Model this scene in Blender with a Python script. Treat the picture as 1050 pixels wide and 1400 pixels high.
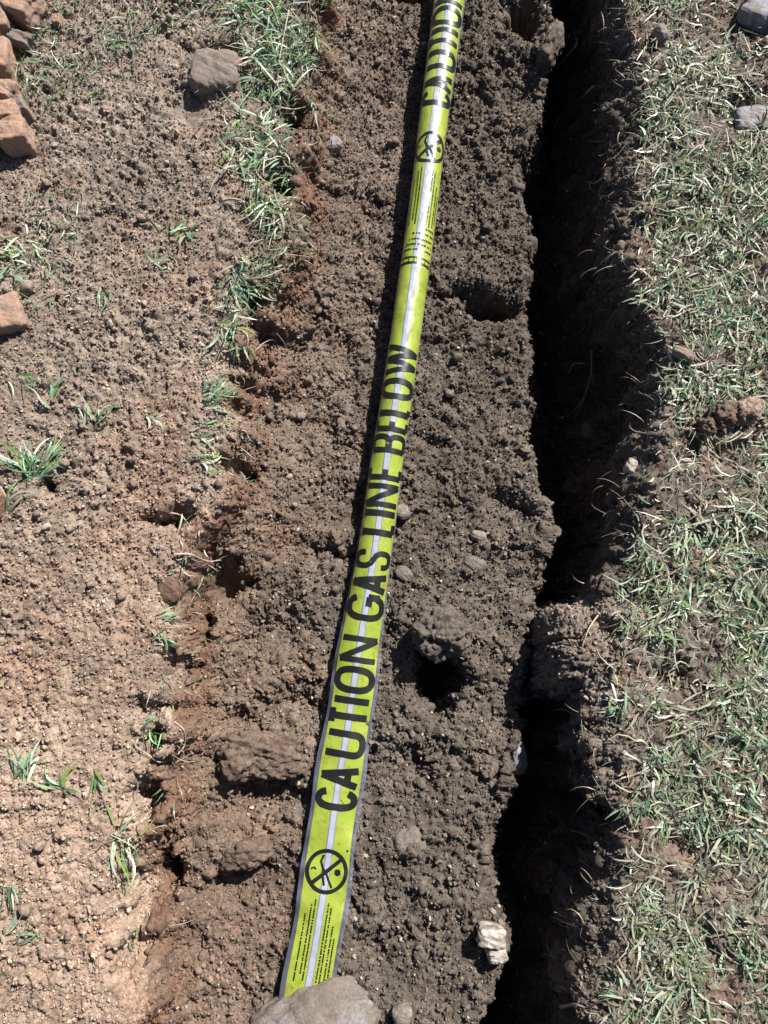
import bpy, math, random
import numpy as np
from mathutils import Vector

# ------------------------------------------------------------------ camera, sky, sun, exposure
for o in list(bpy.data.objects):
    bpy.data.objects.remove(o)
sc = bpy.context.scene
COL = sc.collection
CAM_H, PITCH, F = 0.92, math.radians(12.0), 1000.0      # F in photo pixels (1050 x 1400)
cam = bpy.data.cameras.new('camera')
cam.sensor_fit = 'VERTICAL'; cam.sensor_height = 36.0; cam.lens = 36.0 * F / 1400.0
cam.clip_start = 0.01; cam.clip_end = 200.0
co = bpy.data.objects.new('camera', cam); COL.objects.link(co)
co.location = (0, 0, CAM_H); co.rotation_euler = (PITCH, 0, 0)
sc.camera = co

SUN_AZ, SUN_EL = math.radians(39.0), math.radians(44.5)   # azimuth from +Y towards +X
w = bpy.data.worlds.new('World'); sc.world = w; w.use_nodes = True
nt = w.node_tree; nt.nodes.clear()
sky = nt.nodes.new('ShaderNodeTexSky'); sky.sky_type = 'NISHITA'; sky.sun_disc = False
sky.sun_elevation = SUN_EL; sky.sun_rotation = SUN_AZ
sky.air_density = 0.35; sky.dust_density = 0.6; sky.ozone_density = 0.3
bg = nt.nodes.new('ShaderNodeBackground'); bg.inputs['Strength'].default_value = 0.07
wo = nt.nodes.new('ShaderNodeOutputWorld')
nt.links.new(sky.outputs[0], bg.inputs[0]); nt.links.new(bg.outputs[0], wo.inputs[0])

sl = bpy.data.lights.new('sun', 'SUN'); sl.energy = 5.0; sl.angle = math.radians(0.5); sl.color = (1.0, 0.965, 0.92)
so = bpy.data.objects.new('sun', sl); COL.objects.link(so)
LDIR = Vector((math.sin(SUN_AZ) * math.cos(SUN_EL), math.cos(SUN_AZ) * math.cos(SUN_EL), math.sin(SUN_EL)))
so.rotation_euler = (-LDIR).to_track_quat('-Z', 'Y').to_euler(); so.location = (2, 2, 3)

sc.view_settings.view_transform = 'Standard'; sc.view_settings.look = 'None'
sc.view_settings.gamma = 1.0; sc.view_settings.use_curve_mapping = False
sc.view_settings.exposure = 0.92

# ------------------------------------------------------------------ helpers
rng = np.random.default_rng(7)
random.seed(7)
CP, SP = math.cos(PITCH), math.sin(PITCH)

def tag(o, label=None, cat=None, group=None, kind=None):
    if label: o['label'] = label
    if cat: o['category'] = cat
    if group: o['group'] = group
    if kind: o['kind'] = kind
    return o

def empty(name, loc):
    o = bpy.data.objects.new(name, None); COL.objects.link(o); o.location = loc
    o.empty_display_size = 0.02
    return o

def mesh_np(name, v, f, mat, parent=None, smooth=True, tint=None, origin=None):
    """v (n,3) array, f (m,k) int array; linked as one mesh object"""
    v = np.asarray(v, np.float64); f = np.asarray(f, np.int32)
    if origin is not None: v = v - np.asarray(origin)
    me = bpy.data.meshes.new(name)
    m, k = f.shape
    me.vertices.add(len(v)); me.vertices.foreach_set('co', v.astype(np.float32).ravel())
    me.loops.add(m * k); me.loops.foreach_set('vertex_index', f.ravel())
    me.polygons.add(m)
    me.polygons.foreach_set('loop_start', np.arange(0, m * k, k, dtype=np.int32))
    me.polygons.foreach_set('loop_total', np.full(m, k, np.int32))
    me.polygons.foreach_set('use_smooth', np.full(m, smooth, bool))
    if tint is not None:
        a = me.color_attributes.new('tint', 'FLOAT_COLOR', 'POINT')
        c = np.ones((len(v), 4), np.float32); c[:, :3] = tint
        a.data.foreach_set('color', c.ravel())
    me.update(calc_edges=True); me.validate()
    me.materials.append(mat)
    o = bpy.data.objects.new(name, me); COL.objects.link(o)
    if parent is not None:
        o.parent = parent
    elif origin is not None:
        o.location = origin
    return o

def hash2(ix, iy, seed):
    h = (ix.astype(np.int64) * 374761393 + iy.astype(np.int64) * 668265263 + seed * 1442695041) & 0xFFFFFFFF
    h = ((h ^ (h >> 13)) * 1274126177) & 0xFFFFFFFF
    h = ((h ^ (h >> 16)) * 2246822519) & 0xFFFFFFFF
    return ((h ^ (h >> 15)) & 0xFFFFFF) / float(0xFFFFFF)

def vnoise(x, y, seed=0):
    x = np.asarray(x, float); y = np.asarray(y, float)
    ix = np.floor(x); iy = np.floor(y); fx = x - ix; fy = y - iy
    fx = fx * fx * (3 - 2 * fx); fy = fy * fy * (3 - 2 * fy)
    ix = ix.astype(np.int64); iy = iy.astype(np.int64)
    a = hash2(ix, iy, seed); b = hash2(ix + 1, iy, seed); c = hash2(ix, iy + 1, seed); d = hash2(ix + 1, iy + 1, seed)
    return (a + (b - a) * fx) * (1 - fy) + (c + (d - c) * fx) * fy

def fbm(x, y, seed=0, n=3):
    s = 0; a = 0.5; t = 0
    for i in range(n):
        s = s + a * vnoise(x * 2 ** i, y * 2 ** i, seed + i * 17); t += a; a *= 0.5
    return s / t

def crumbs(x, y, cell, seed, fill=1.0, rmin=0.45, rmax=0.8):
    """rounded grains: height of the tallest dome over the point, in units of the cell"""
    u = x / cell; v = y / cell
    iu = np.floor(u).astype(np.int64); iv = np.floor(v).astype(np.int64)
    h = np.zeros_like(u)
    for dx in (-1, 0, 1):
        for dy in (-1, 0, 1):
            cx = iu + dx; cy = iv + dy
            px = cx + hash2(cx, cy, seed); py = cy + hash2(cx, cy, seed + 5)
            rr = rmin + (rmax - rmin) * hash2(cx, cy, seed + 9)
            rr = np.where(hash2(cx, cy, seed + 3) < fill, rr, 0.01)
            ex = 0.75 + 0.5 * hash2(cx, cy, seed + 21)
            d2 = ((u - px) ** 2 * ex + (v - py) ** 2 / ex) / rr ** 2
            h = np.maximum(h, rr * np.sqrt(np.clip(1 - d2, 0, 1)))
    return h

def sstep(a, b, x):
    t = np.clip((x - a) / (b - a), 0, 1); return t * t * (3 - 2 * t)

def ray(px, py):
    a = (px - 525.0) / F; b = (700.0 - py) / F
    return np.array([a, b * CP + SP, b * SP - CP])
def unproj(px, py, z):
    d = ray(px, py); t = (z - CAM_H) / d[2]
    return np.array([d[0] * t, d[1] * t, z])
def project(P):
    x = P[..., 0]; y = P[..., 1]; z = P[..., 2] - CAM_H
    dep = y * SP - z * CP; up = y * CP + z * SP
    return 525 + F * x / dep, 700 - F * up / dep, dep

# ------------------------------------------------------------------ materials
def new_mat(name):
    m = bpy.data.materials.new(name); m.use_nodes = True
    n = m.node_tree; n.nodes.clear()
    out = n.nodes.new('ShaderNodeOutputMaterial'); b = n.nodes.new('ShaderNodeBsdfPrincipled')
    n.links.new(b.outputs[0], out.inputs[0])
    return m, n, b, out

def noise_node(n, scale, detail=3, rough=0.6):
    tc = n.nodes.new('ShaderNodeTexCoord'); t = n.nodes.new('ShaderNodeTexNoise')
    t.inputs['Scale'].default_value = scale; t.inputs['Detail'].default_value = detail; t.inputs['Roughness'].default_value = rough
    n.links.new(tc.outputs['Object'], t.inputs['Vector']); return t

def ramp(n, sock, stops):
    r = n.nodes.new('ShaderNodeValToRGB'); n.links.new(sock, r.inputs[0])
    e = r.color_ramp.elements
    while len(e) < len(stops): e.new(0.5)
    for el, (p, c) in zip(e, stops):
        el.position = p; el.color = (*c, 1) if len(c) == 3 else c
    return r

def mul(n, a, b, fac=1.0, mode='MULTIPLY'):
    m = n.nodes.new('ShaderNodeMix'); m.data_type = 'RGBA'; m.blend_type = mode
    m.inputs[0].default_value = fac
    for s, i in ((a, 6), (b, 7)):
        if hasattr(s, 'is_output'): n.links.new(s, m.inputs[i])
        else: m.inputs[i].default_value = (*s, 1)
    return m.outputs[2]

def bump(n, b, sock, strength, dist):
    bp = n.nodes.new('ShaderNodeBump'); bp.inputs['Strength'].default_value = strength; bp.inputs['Distance'].default_value = dist
    n.links.new(sock, bp.inputs['Height']); n.links.new(bp.outputs[0], b.inputs['Normal']); return bp

def attr(n, name='tint'):
    a = n.nodes.new('ShaderNodeAttribute'); a.attribute_name = name; return a

def soil_material():
    m, n, b, _ = new_mat('soil')
    a = attr(n)
    fine = noise_node(n, 260, 3, 0.7); r1 = ramp(n, fine.outputs[0], [(0.3, (0.55, 0.53, 0.5)), (0.52, (1, 1, 1)), (0.75, (1.5, 1.47, 1.4))])
    mid = noise_node(n, 45, 3, 0.6); r2 = ramp(n, mid.outputs[0], [(0.3, (0.75, 0.72, 0.7)), (0.7, (1.2, 1.2, 1.18))])
    c = mul(n, a.outputs[0], r1.outputs[0]); c = mul(n, c, r2.outputs[0])
    n.links.new(c, b.inputs['Base Color'])
    b.inputs['Roughness'].default_value = 0.92; b.inputs['Specular IOR Level'].default_value = 0.2
    bn = noise_node(n, 420, 4, 0.7); bump(n, b, bn.outputs[0], 0.9, 0.0022)
    return m
SOIL = soil_material()

def blade_material():
    m, n, b, out = new_mat('grass_blade')
    a = attr(n); st = noise_node(n, 300, 2); r = ramp(n, st.outputs[0], [(0.3, (0.8, 0.8, 0.8)), (0.7, (1.15, 1.15, 1.1))])
    c = mul(n, a.outputs[0], r.outputs[0])
    n.links.new(c, b.inputs['Base Color']); b.inputs['Roughness'].default_value = 0.42
    tr = n.nodes.new('ShaderNodeBsdfTranslucent'); n.links.new(c, tr.inputs[0])
    mx = n.nodes.new('ShaderNodeMixShader'); mx.inputs[0].default_value = 0.25
    n.links.new(b.outputs[0], mx.inputs[1]); n.links.new(tr.outputs[0], mx.inputs[2]); n.links.new(mx.outputs[0], out.inputs[0])
    return m
BLADE = blade_material()

def stone_material(name, col, dirt=(0.2, 0.16, 0.125), amount=0.5, rough=0.75, scale=60):
    m, n, b, _ = new_mat(name)
    t = noise_node(n, scale, 4, 0.65)
    lo = 0.62 - amount * 0.35
    r = ramp(n, t.outputs[0], [(max(lo - 0.1, 0), col), (lo + 0.12, dirt)])
    f = noise_node(n, 320, 3, 0.7); r2 = ramp(n, f.outputs[0], [(0.3, (0.72, 0.7, 0.68)), (0.7, (1.2, 1.2, 1.2))])
    n.links.new(mul(n, r.outputs[0], r2.outputs[0]), b.inputs['Base Color'])
    b.inputs['Roughness'].default_value = rough; b.inputs['Specular IOR Level'].default_value = 0.3
    bn = noise_node(n, 240, 4, 0.7); bump(n, b, bn.outputs[0], 0.7, 0.002)
    return m
M_PALE = stone_material('pale_stone', (0.29, 0.255, 0.21), (0.16, 0.132, 0.108), 0.55)
M_WHITE = stone_material('white_stone', (0.44, 0.41, 0.36), (0.25, 0.205, 0.165), 0.45)
M_GREY = stone_material('grey_stone', (0.27, 0.27, 0.295), (0.17, 0.15, 0.13), 0.45)
M_DUST = stone_material('dusty_stone', (0.2, 0.175, 0.15), (0.135, 0.113, 0.095), 0.65)
M_TAN = stone_material('tan_stone', (0.3, 0.22, 0.165), (0.19, 0.145, 0.115), 0.5)
M_BRICK = stone_material('brick', (0.34, 0.205, 0.14), (0.27, 0.19, 0.145), 0.5, 0.9, 40)
M_BRICKG = stone_material('dusty_brick', (0.2, 0.155, 0.13), (0.185, 0.152, 0.127), 0.6, 0.9, 40)
M_HEAD = stone_material('soil_caked_stone', (0.27, 0.27, 0.29), (0.155, 0.13, 0.108), 0.7, 0.8, 22)
M_CLAY = stone_material('clay_clod', (0.25, 0.175, 0.13), (0.2, 0.155, 0.12), 0.5, 0.85, 70)
M_RED = stone_material('red_clay', (0.26, 0.13, 0.08), (0.2, 0.125, 0.09), 0.5, 0.85, 70)

def plain(name, col, rough, metallic=0.0, coat=0.0, var=0.12, scale=80):
    m, n, b, _ = new_mat(name)
    t = noise_node(n, scale, 3); r = ramp(n, t.outputs[0], [(0.3, (1 - var,) * 3), (0.7, (1 + var,) * 3)])
    n.links.new(mul(n, col, r.outputs[0]), b.inputs['Base Color'])
    b.inputs['Roughness'].default_value = rough; b.inputs['Metallic'].default_value = metallic
    b.inputs['Coat Weight'].default_value = coat; b.inputs['Coat Roughness'].default_value = 0.15
    return m
M_ROOT = plain('root', (0.36, 0.30, 0.235), 0.7, var=0.3, scale=200)
M_ROOTD = plain('brown_root', (0.24, 0.18, 0.13), 0.8, var=0.3, scale=200)

# ------------------------------------------------------------------ ground: one parametric sheet (lawn, trench sides, trench bed)
def curve(pts):
    a = np.array(sorted(pts), float); return lambda py: np.interp(py, a[:, 0], a[:, 1])
# photo rows -> columns of the edges of the dig
LIP_L = curve([(-150, 440), (0, 432), (70, 428), (150, 412), (250, 402), (330, 392), (380, 372), (430, 345), (520, 322), (600, 312), (650, 300), (700, 285),
               (740, 262), (800, 245), (900, 238), (1000, 225), (1060, 212), (1130, 208), (1180, 200), (1260, 190), (1400, 178), (1550, 170)])
BED_R = curve([(-150, 765), (0, 755), (100, 742), (180, 728), (240, 704), (300, 722), (400, 716), (500, 718), (600, 726), (700, 742), (770, 742), (830, 724),
               (880, 714), (960, 706), (1040, 696), (1100, 684), (1180, 660), (1250, 668), (1290, 694), (1330, 675), (1400, 648), (1550, 640)])
WALL_T = curve([(-150, 825), (0, 825), (100, 846), (200, 838), (300, 836), (380, 836), (440, 862), (490, 886), (560, 892), (620, 862), (700, 846), (760, 830),
                (820, 802), (960, 792), (1050, 806), (1120, 836), (1180, 816), (1250, 797), (1330, 790), (1400, 784), (1550, 780)])
LIP_R = curve([(-150, 850), (0, 850), (100, 882), (200, 872), (300, 888), (400, 852), (480, 884), (560, 908), (640, 900), (720, 884), (800, 858), (880, 848),
               (960, 846), (1050, 850), (1130, 856), (1200, 850), (1300, 842), (1400, 835), (1550, 830)])

def coarse(n, start, step, ratio):
    return start + step * (ratio ** np.arange(1, n + 1) - 1) / (ratio - 1)
Y0, Y1, DY = -0.47, 1.20, 0.0021
fy = np.arange(Y0, Y1, DY)
NC = 66
Yr = np.concatenate([-coarse(NC, -Y0, DY, 1.105)[::-1], fy, coarse(NC, fy[-1], DY, 1.105)])
yc = np.clip(Yr, -0.47, 1.18)

def xcurve(fn, z, wob=0.004, seed=0, fr=28):
    py = 700 - F * (yc * CP + (z - CAM_H) * SP) / (yc * SP - (z - CAM_H) * CP)
    dep = yc * SP - (z - CAM_H) * CP
    x = (fn(py) - 525) / F * dep
    return x + wob * (2 * fbm(Yr * fr, 0 * Yr + seed, seed, 4) - 1)
xl = xcurve(LIP_L, 0.0, 0.026, 1, 26); be = xcurve(BED_R, -0.10, 0.009, 2, 34); wt = xcurve(WALL_T, -0.03, 0.017, 3, 34); xr = xcurve(LIP_R, 0.0, 0.018, 4, 30)
xr = np.maximum(xr, wt + 0.012)
steep = 0.012 + 0.012 * fbm(Yr * 18, 0 * Yr, 31)
one = np.ones_like(Yr)
ctrl = [(xl * 0 - 0.62, 0 * one), (xl, 0 * one), (xl + steep, -0.060 * one), (xl + 0.065, -0.090 * one), (xl + 0.14, -0.106 * one),
        (be, -0.100 * one), (be + 0.012, -0.19 * one), (be + 0.5 * (wt - be), -0.34 * one), (wt + 0.006, -0.14 * one), (wt, -0.03 * one), (xr, 0 * one), (0 * xr + 0.62, 0 * one)]
ncol = [190, 18, 42, 42, 120, 34, 26, 50, 34, 26, 140]
Xs, Zs = [], []
cl = -coarse(NC, 0.62, 0.0022, 1.105)[::-1]
for x in cl: Xs.append(x * one); Zs.append(0 * one)
seg_start = []
for k, nn in enumerate(ncol):
    seg_start.append(len(Xs))
    for i in range(nn):
        t = i / nn
        Xs.append(ctrl[k][0] * (1 - t) + ctrl[k + 1][0] * t); Zs.append(ctrl[k][1] * (1 - t) + ctrl[k + 1][1] * t)
seg_start.append(len(Xs))
for x in np.concatenate([[0.62], coarse(NC, 0.62, 0.0022, 1.105)]): Xs.append(x * one); Zs.append(0 * one)
X = np.array(Xs).T; Z = np.array(Zs).T; Y = np.repeat(Yr[:, None], X.shape[1], 1)
NR, NCOL = X.shape
# round the corners
ker = np.hanning(9)[1:-1]; ker /= ker.sum()
lo, hi = NC + 6, NCOL - NC - 6
def smooth_cols(A):
    P = np.pad(A, ((0, 0), (3, 3)), 'edge')
    return sum(ker[i] * P[:, i:i + A.shape[1]] for i in range(7))
for _ in range(2):
    Xn, Zn = smooth_cols(X), smooth_cols(Z); X[:, lo:hi] = Xn[:, lo:hi]; Z[:, lo:hi] = Zn[:, lo:hi]
# the trench fades out far from the camera in both directions
fade = sstep(-2.6, -1.4, Yr) * (1 - sstep(2.4, 3.6, Yr)); Z *= fade[:, None]

# broad undulation
Z += 0.016 * (fbm(X * 7, Y * 7, 50) - 0.5) * np.clip(1.5 - np.hypot(X, Y) / 30, 0.3, 1)
inbed = (np.arange(NCOL) >= seg_start[2]) & (np.arange(NCOL) < seg_start[5])
Z += inbed[None, :] * 0.022 * (fbm(X * 22, Y * 22, 60, 2) - 0.5)
rough_amp = np.ones_like(Z)

WARPX = 0.022 * (fbm(X * 55, Y * 55, 55, 3) - 0.5); WARPY = 0.022 * (fbm(X * 55, Y * 55, 56, 3) - 0.5)
def feature(px, py, rx, ry, h, z=-0.10, p=2.0, rot=0.0, smooth=0.0):
    """mound (h>0) or hollow (h<0) of the soil; centre and radii given in photo pixels on the plane z"""
    c = unproj(px, py, z); s = (CAM_H - z) / CP / F
    dx = X - c[0] + WARPX; dy = Y - c[1] + WARPY
    ca, sa = math.cos(rot), math.sin(rot)
    u = (dx * ca + dy * sa) / (rx * s); v = (-dx * sa + dy * ca) / (ry * s)
    wgt = np.exp(-(u * u + v * v) ** (p / 2) * 0.7)
    Z[:] += h * wgt
    if smooth: rough_amp[:] *= 1 - smooth * wgt
# bed
feature(600, 862, 40, 34, 0.030); feature(597, 930, 27, 44, -0.13, p=6); feature(610, 900, 34, 12, 0.0)
feature(665, 385, 42, 22, 0.016); feature(672, 420, 38, 16, -0.055, p=4); feature(625, 402, 18, 8, -0.02)
feature(510, 412, 9, 9, -0.02); feature(612, 548, 14, 10, -0.02); feature(700, 690, 30, 10, -0.018, rot=-0.5); feature(580, 600, 40, 7, -0.012, rot=-0.5)
feature(715, 25, 30, 34, -0.085, p=4); feature(748, 70, 14, 40, 0.022, rot=-0.3); feature(700, 72, 30, 12, 0.012); feature(545, -8, 42, 18, -0.06, p=4)
feature(640, 60, 30, 22, 0.01); feature(510, 300, 20, 14, -0.012); feature(640, 98, 10, 6, -0.02)
feature(700, 230, 16, 40, -0.02); feature(650, 430, 10, 10, -0.015)
feature(370, 1085, 62, 22, -0.030, p=3); feature(330, 985, 26, 14, -0.022); feature(400, 960, 40, 14, -0.018); feature(340, 1200, 46, 20, -0.028, p=3, rot=0.3)
feature(340, 1165, 34, 16, 0.012); feature(430, 1130, 24, 14, -0.015); feature(455, 755, 40, 9, -0.02, rot=-0.1); feature(345, 870, 14, 34, -0.022); feature(385, 850, 16, 20, -0.014)
feature(560, 1150, 30, 24, 0.012); feature(640, 1000, 40, 26, 0.010); feature(560, 1040, 26, 20, -0.010)
feature(700, 1060, 12, 40, 0.012); feature(520, 560, 12, 10, -0.015)
# left lip: bites and hollows
for (a, b, rx, ry, h, p, s) in [(290, 790, 26, 30, -0.045, 3, 0.6), (240, 712, 26, 12, -0.03, 3, 0.0), (232, 812, 20, 16, -0.02, 2, 0.3), (322, 640, 18, 16, -0.035, 3, 0.5),
        (205, 1090, 16, 26, -0.055, 3.5, 0.0), (200, 1215, 26, 34, -0.065, 3.5, 0.0), (216, 1015, 14, 18, -0.045, 3.5, 0.1), (186, 1300, 18, 24, -0.04, 3.5, 0.0), (262, 850, 12, 26, -0.04, 3.5, 0.1), (205, 970, 20, 14, -0.025, 2, 0.0), (240, 920, 12, 22, -0.03, 3, 0.1), (400, 175, 18, 20, -0.03, 3, 0.0),
        (385, 265, 16, 22, -0.03, 3, 0.2), (345, 425, 14, 22, -0.03, 3, 0.0), (330, 490, 16, 16, -0.02, 2, 0.0), (80, 672, 11, 9, -0.03, 3, 0.0), (290, 62, 34, 12, -0.02, 2, 0.0),
        (330, 100, 8, 22, -0.02, 2, 0.0), (262, 150, 24, 22, -0.008, 2, 0.6), (180, 1160, 22, 12, -0.02, 2, 0.0), (225, 1340, 30, 40, -0.02, 2, 0.0)]:
    feature(a, b, rx * 1.1, ry * 1.1, h * 1.35, 0.0 if h > -0.03 else -0.03, p + 0.7, 0.0, s)
# right bank hollows and the shoulder of smooth soil
for (a, b, rx, ry, h) in [(900, 320, 30, 16, -0.012), (985, 620, 24, 18, -0.02), (960, 590, 16, 12, 0.008), (890, 60, 24, 12, -0.014), (1005, 150, 26, 20, -0.02), (920, 930, 26, 14, -0.02),
                          (1000, 740, 40, 14, -0.012), (945, 1150, 20, 14, -0.018), (1020, 900, 26, 12, -0.018), (880, 820, 26, 10, -0.018), (960, 1300, 30, 16, -0.014)]:
    feature(a, b, rx, ry, h, 0.0)
feature(872, 650, 26, 60, 0.004, -0.02, smooth=0.35); feature(825, 1260, 16, 60, 0.004, -0.02, smooth=0.2); feature(860, 260, 18, 50, 0.004, -0.02)
# slump that bridges the slot
c0 = unproj(800, 885, -0.05); s0 = (CAM_H + 0.05) / CP / F
u = (X - c0[0]) / (64 * s0); v = (Y - c0[1]) / (66 * s0)
sl_w = np.exp(-np.abs(u) ** 6 * 0.7) * np.exp(-np.abs(v) ** 5 * 0.7)
slump = -0.36 + 0.350 * sl_w
cs = (np.arange(NCOL) >= seg_start[5])[None, :]
Z = np.where(cs & (sl_w > 0.02), np.maximum(Z, slump + 0.012 * (fbm(X * 40, Y * 40, 71) - 0.5)), Z)

# grains along the surface normal
P = np.stack([X, Y, Z], -1)
du = np.gradient(P, axis=1); dv = np.gradient(P, axis=0)
Nn = np.cross(du, dv); AREA = np.linalg.norm(Nn, axis=-1); Nn /= np.linalg.norm(Nn, axis=-1, keepdims=True) + 1e-12
S = np.cumsum(np.linalg.norm(np.diff(P, axis=1, prepend=P[:, :1]), axis=-1), 1)
S -= S[:, NC + 190:NC + 191]
S[:, :seg_start[1]] = X[:, :seg_start[1]] + 0.2; S[:, seg_start[10]:] = X[:, seg_start[10]:] + 0.5
ST = S.copy()                                    # distance from the lip, for the soil colour
S[:, seg_start[2]:seg_start[5]] = X[:, seg_start[2]:seg_start[5]] + 0.3; S[:, seg_start[9]:seg_start[10]] = X[:, seg_start[9]:seg_start[10]] + 0.5
sp = np.maximum(np.abs(du[..., 0]), np.abs(np.gradient(Yr))[:, None])
fine = 1 - sstep(0.0028, 0.006, sp); fine2 = 1 - sstep(0.006, 0.02, sp)
patch = 0.45 + 0.8 * sstep(0.34, 0.7, fbm(S * 13, Y * 13, 81))
cols = np.arange(NCOL)[None, :]
lawn_r = (cols >= seg_start[10])
bankf = np.where(cols < seg_start[1], 0.95, 1.0) + 0.2 * ((cols >= seg_start[2]) & (cols < seg_start[5]))
D = np.zeros_like(Z)
wx = S + 0.006 * (vnoise(S * 120, Y * 120, 5) - 0.5); wy = Y + 0.006 * (vnoise(S * 120, Y * 120, 6) - 0.5)
D += fine2 * 0.0085 * crumbs(wx, wy, 0.026, 101, 0.22, 0.25, 0.6) * patch
D += fine * 0.0060 * crumbs(wx, wy, 0.0125, 102, 0.38, 0.35, 0.75) * patch
D += fine * 0.0056 * crumbs(wx, wy, 0.0068, 103, 0.85, 0.4, 0.8) * (0.5 + 0.5 * patch)
D += fine * 0.0034 * (vnoise(S * 420, Y * 420, 104) - 0.5)
D *= bankf
D += fine2 * 0.009 * (fbm(S * 60, Y * 60, 105, 4) - 0.5)
wallm = (cols >= seg_start[5]) & (cols < seg_start[9])
D += wallm * fine2 * 0.032 * (fbm(S * 26, Y * 22, 106, 4) - 0.5)
edge_m = sstep(seg_start[8], seg_start[9], cols) * (1 - sstep(seg_start[10], seg_start[10] + 20, cols))
D += edge_m * fine2 * 0.016 * (fbm(S * 45, Y * 45, 107, 4) - 0.5)
D *= rough_amp
P = P + Nn * D[..., None]

# colour of the soil: grey topsoil, redder subsoil to the lower left, dark brown in the left cut, shade painted into the right wall
def lerp(a, b, t): return a + (np.asarray(b) - a) * t[..., None]
t_red = 1 - sstep(-0.35, 0.75, Y)
n0 = 0.10 * (fbm(S * 13, Y * 13, 203) - 0.5); n1 = fbm(S * 9, Y * 9, 201)[..., None]; n2 = fbm(S * 30, Y * 30, 202)[..., None]
bank = lerp(np.array([0.235, 0.194, 0.160]) + 0 * P, [0.315, 0.236, 0.182], t_red)              # dry surface soil
slope = lerp(np.array([0.170, 0.134, 0.108]) + 0 * P, [0.180, 0.130, 0.098], t_red)            # fresh brown subsoil
T = lerp(bank, slope, sstep(-0.012, 0.03, ST + 0.3 * n0) * (cols >= seg_start[0]))
T = lerp(T, [0.120, 0.100, 0.083], sstep(0.12, 0.30, ST + n0))                                   # darker grey towards the right
T = lerp(T, [0.105, 0.085, 0.070], (sstep(seg_start[5], seg_start[6], cols) * (1 - sstep(seg_start[9], seg_start[10] - 6, cols))) * np.ones_like(Z))  # slot and right wall darkened: their shade is put into the soil colour
T = lerp(T, [0.165, 0.138, 0.117], sstep(seg_start[9], seg_start[10] - 4, cols) * np.ones_like(Z))
T = lerp(T, [0.19, 0.155, 0.13], sl_w * (cols >= seg_start[5]))
T = T * (0.75 + 0.46 * n1) * (0.80 + 0.40 * n2)
cut = sstep(seg_start[1] - 8, seg_start[1] + 2, cols) * (1 - sstep(seg_start[2], seg_start[2] + 26, cols)) * (0.25 + 0.75 * sstep(0.35, 0.6, fbm(S * 20, Y * 20, 207)))
T = lerp(T, [0.17, 0.096, 0.062], 0.7 * cut)
redp = sstep(0.5, 0.75, fbm(S * 12, Y * 12, 208)) * 0.3 * (1 - sstep(0.1, 0.3, ST)) + 0.5 * sstep(0.55, 0.72, fbm(S * 14, Y * 14, 210)) * lawn_r
T = T * (1 - redp[..., None]) + T * np.array([1.15, 0.84, 0.72]) * redp[..., None]
far = sstep(0.75, 3.0, np.abs(X) + np.maximum(np.abs(Y - 0.35) - 1.0, 0)) * (X > 0.5)
T = T * (1 - far[..., None]) + np.array([0.10, 0.13, 0.055]) * (0.6 + 0.8 * fbm(X * 6, Y * 6, 209)[..., None]) * far[..., None]

idx = np.arange(NR * NCOL).reshape(NR, NCOL)
quads = np.stack([idx[:-1, :-1], idx[:-1, 1:], idx[1:, 1:], idx[1:, :-1]], -1).reshape(-1, 4)
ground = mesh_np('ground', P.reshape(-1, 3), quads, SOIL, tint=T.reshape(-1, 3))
tag(ground, 'brown crumbly soil of the trench and both its banks', kind='structure')

# visible-surface lookup: photo pixel -> point of the soil
zpx, zpy, zd = project(P)
Bn = 3
gw, gh = 1050 // Bn + 80, 1400 // Bn + 80
bi = np.floor(zpx / Bn).astype(int) + 40; bj = np.floor(zpy / Bn).astype(int) + 40
ok = (bi >= 0) & (bi < gw) & (bj >= 0) & (bj < gh) & (zd > 0)
flat = (bj * gw + bi)[ok]; order = np.argsort(-zd[ok], kind='stable')
buf = np.full(gw * gh, -1, np.int64); ids = np.nonzero(ok.ravel())[0]
buf[flat[order]] = ids[order]; buf = buf.reshape(gh, gw)
Pf = P.reshape(-1, 3); Tf = T.reshape(-1, 3)
def soil_at(px, py):
    i = int(np.floor(px / Bn)) + 40; j = int(np.floor(py / Bn)) + 40
    for r in range(0, 12):
        for dj in range(-r, r + 1):
            for di in range(-r, r + 1):
                if max(abs(di), abs(dj)) != r: continue
                a, b = j + dj, i + di
                if 0 <= a < gh and 0 <= b < gw and buf[a, b] >= 0: return Pf[buf[a, b]].copy()
    return unproj(px, py, 0.0)
def mpp(p):                                       # metres per photo pixel at a point
    return (p[1] * SP - (p[2] - CAM_H) * CP) / F

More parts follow.
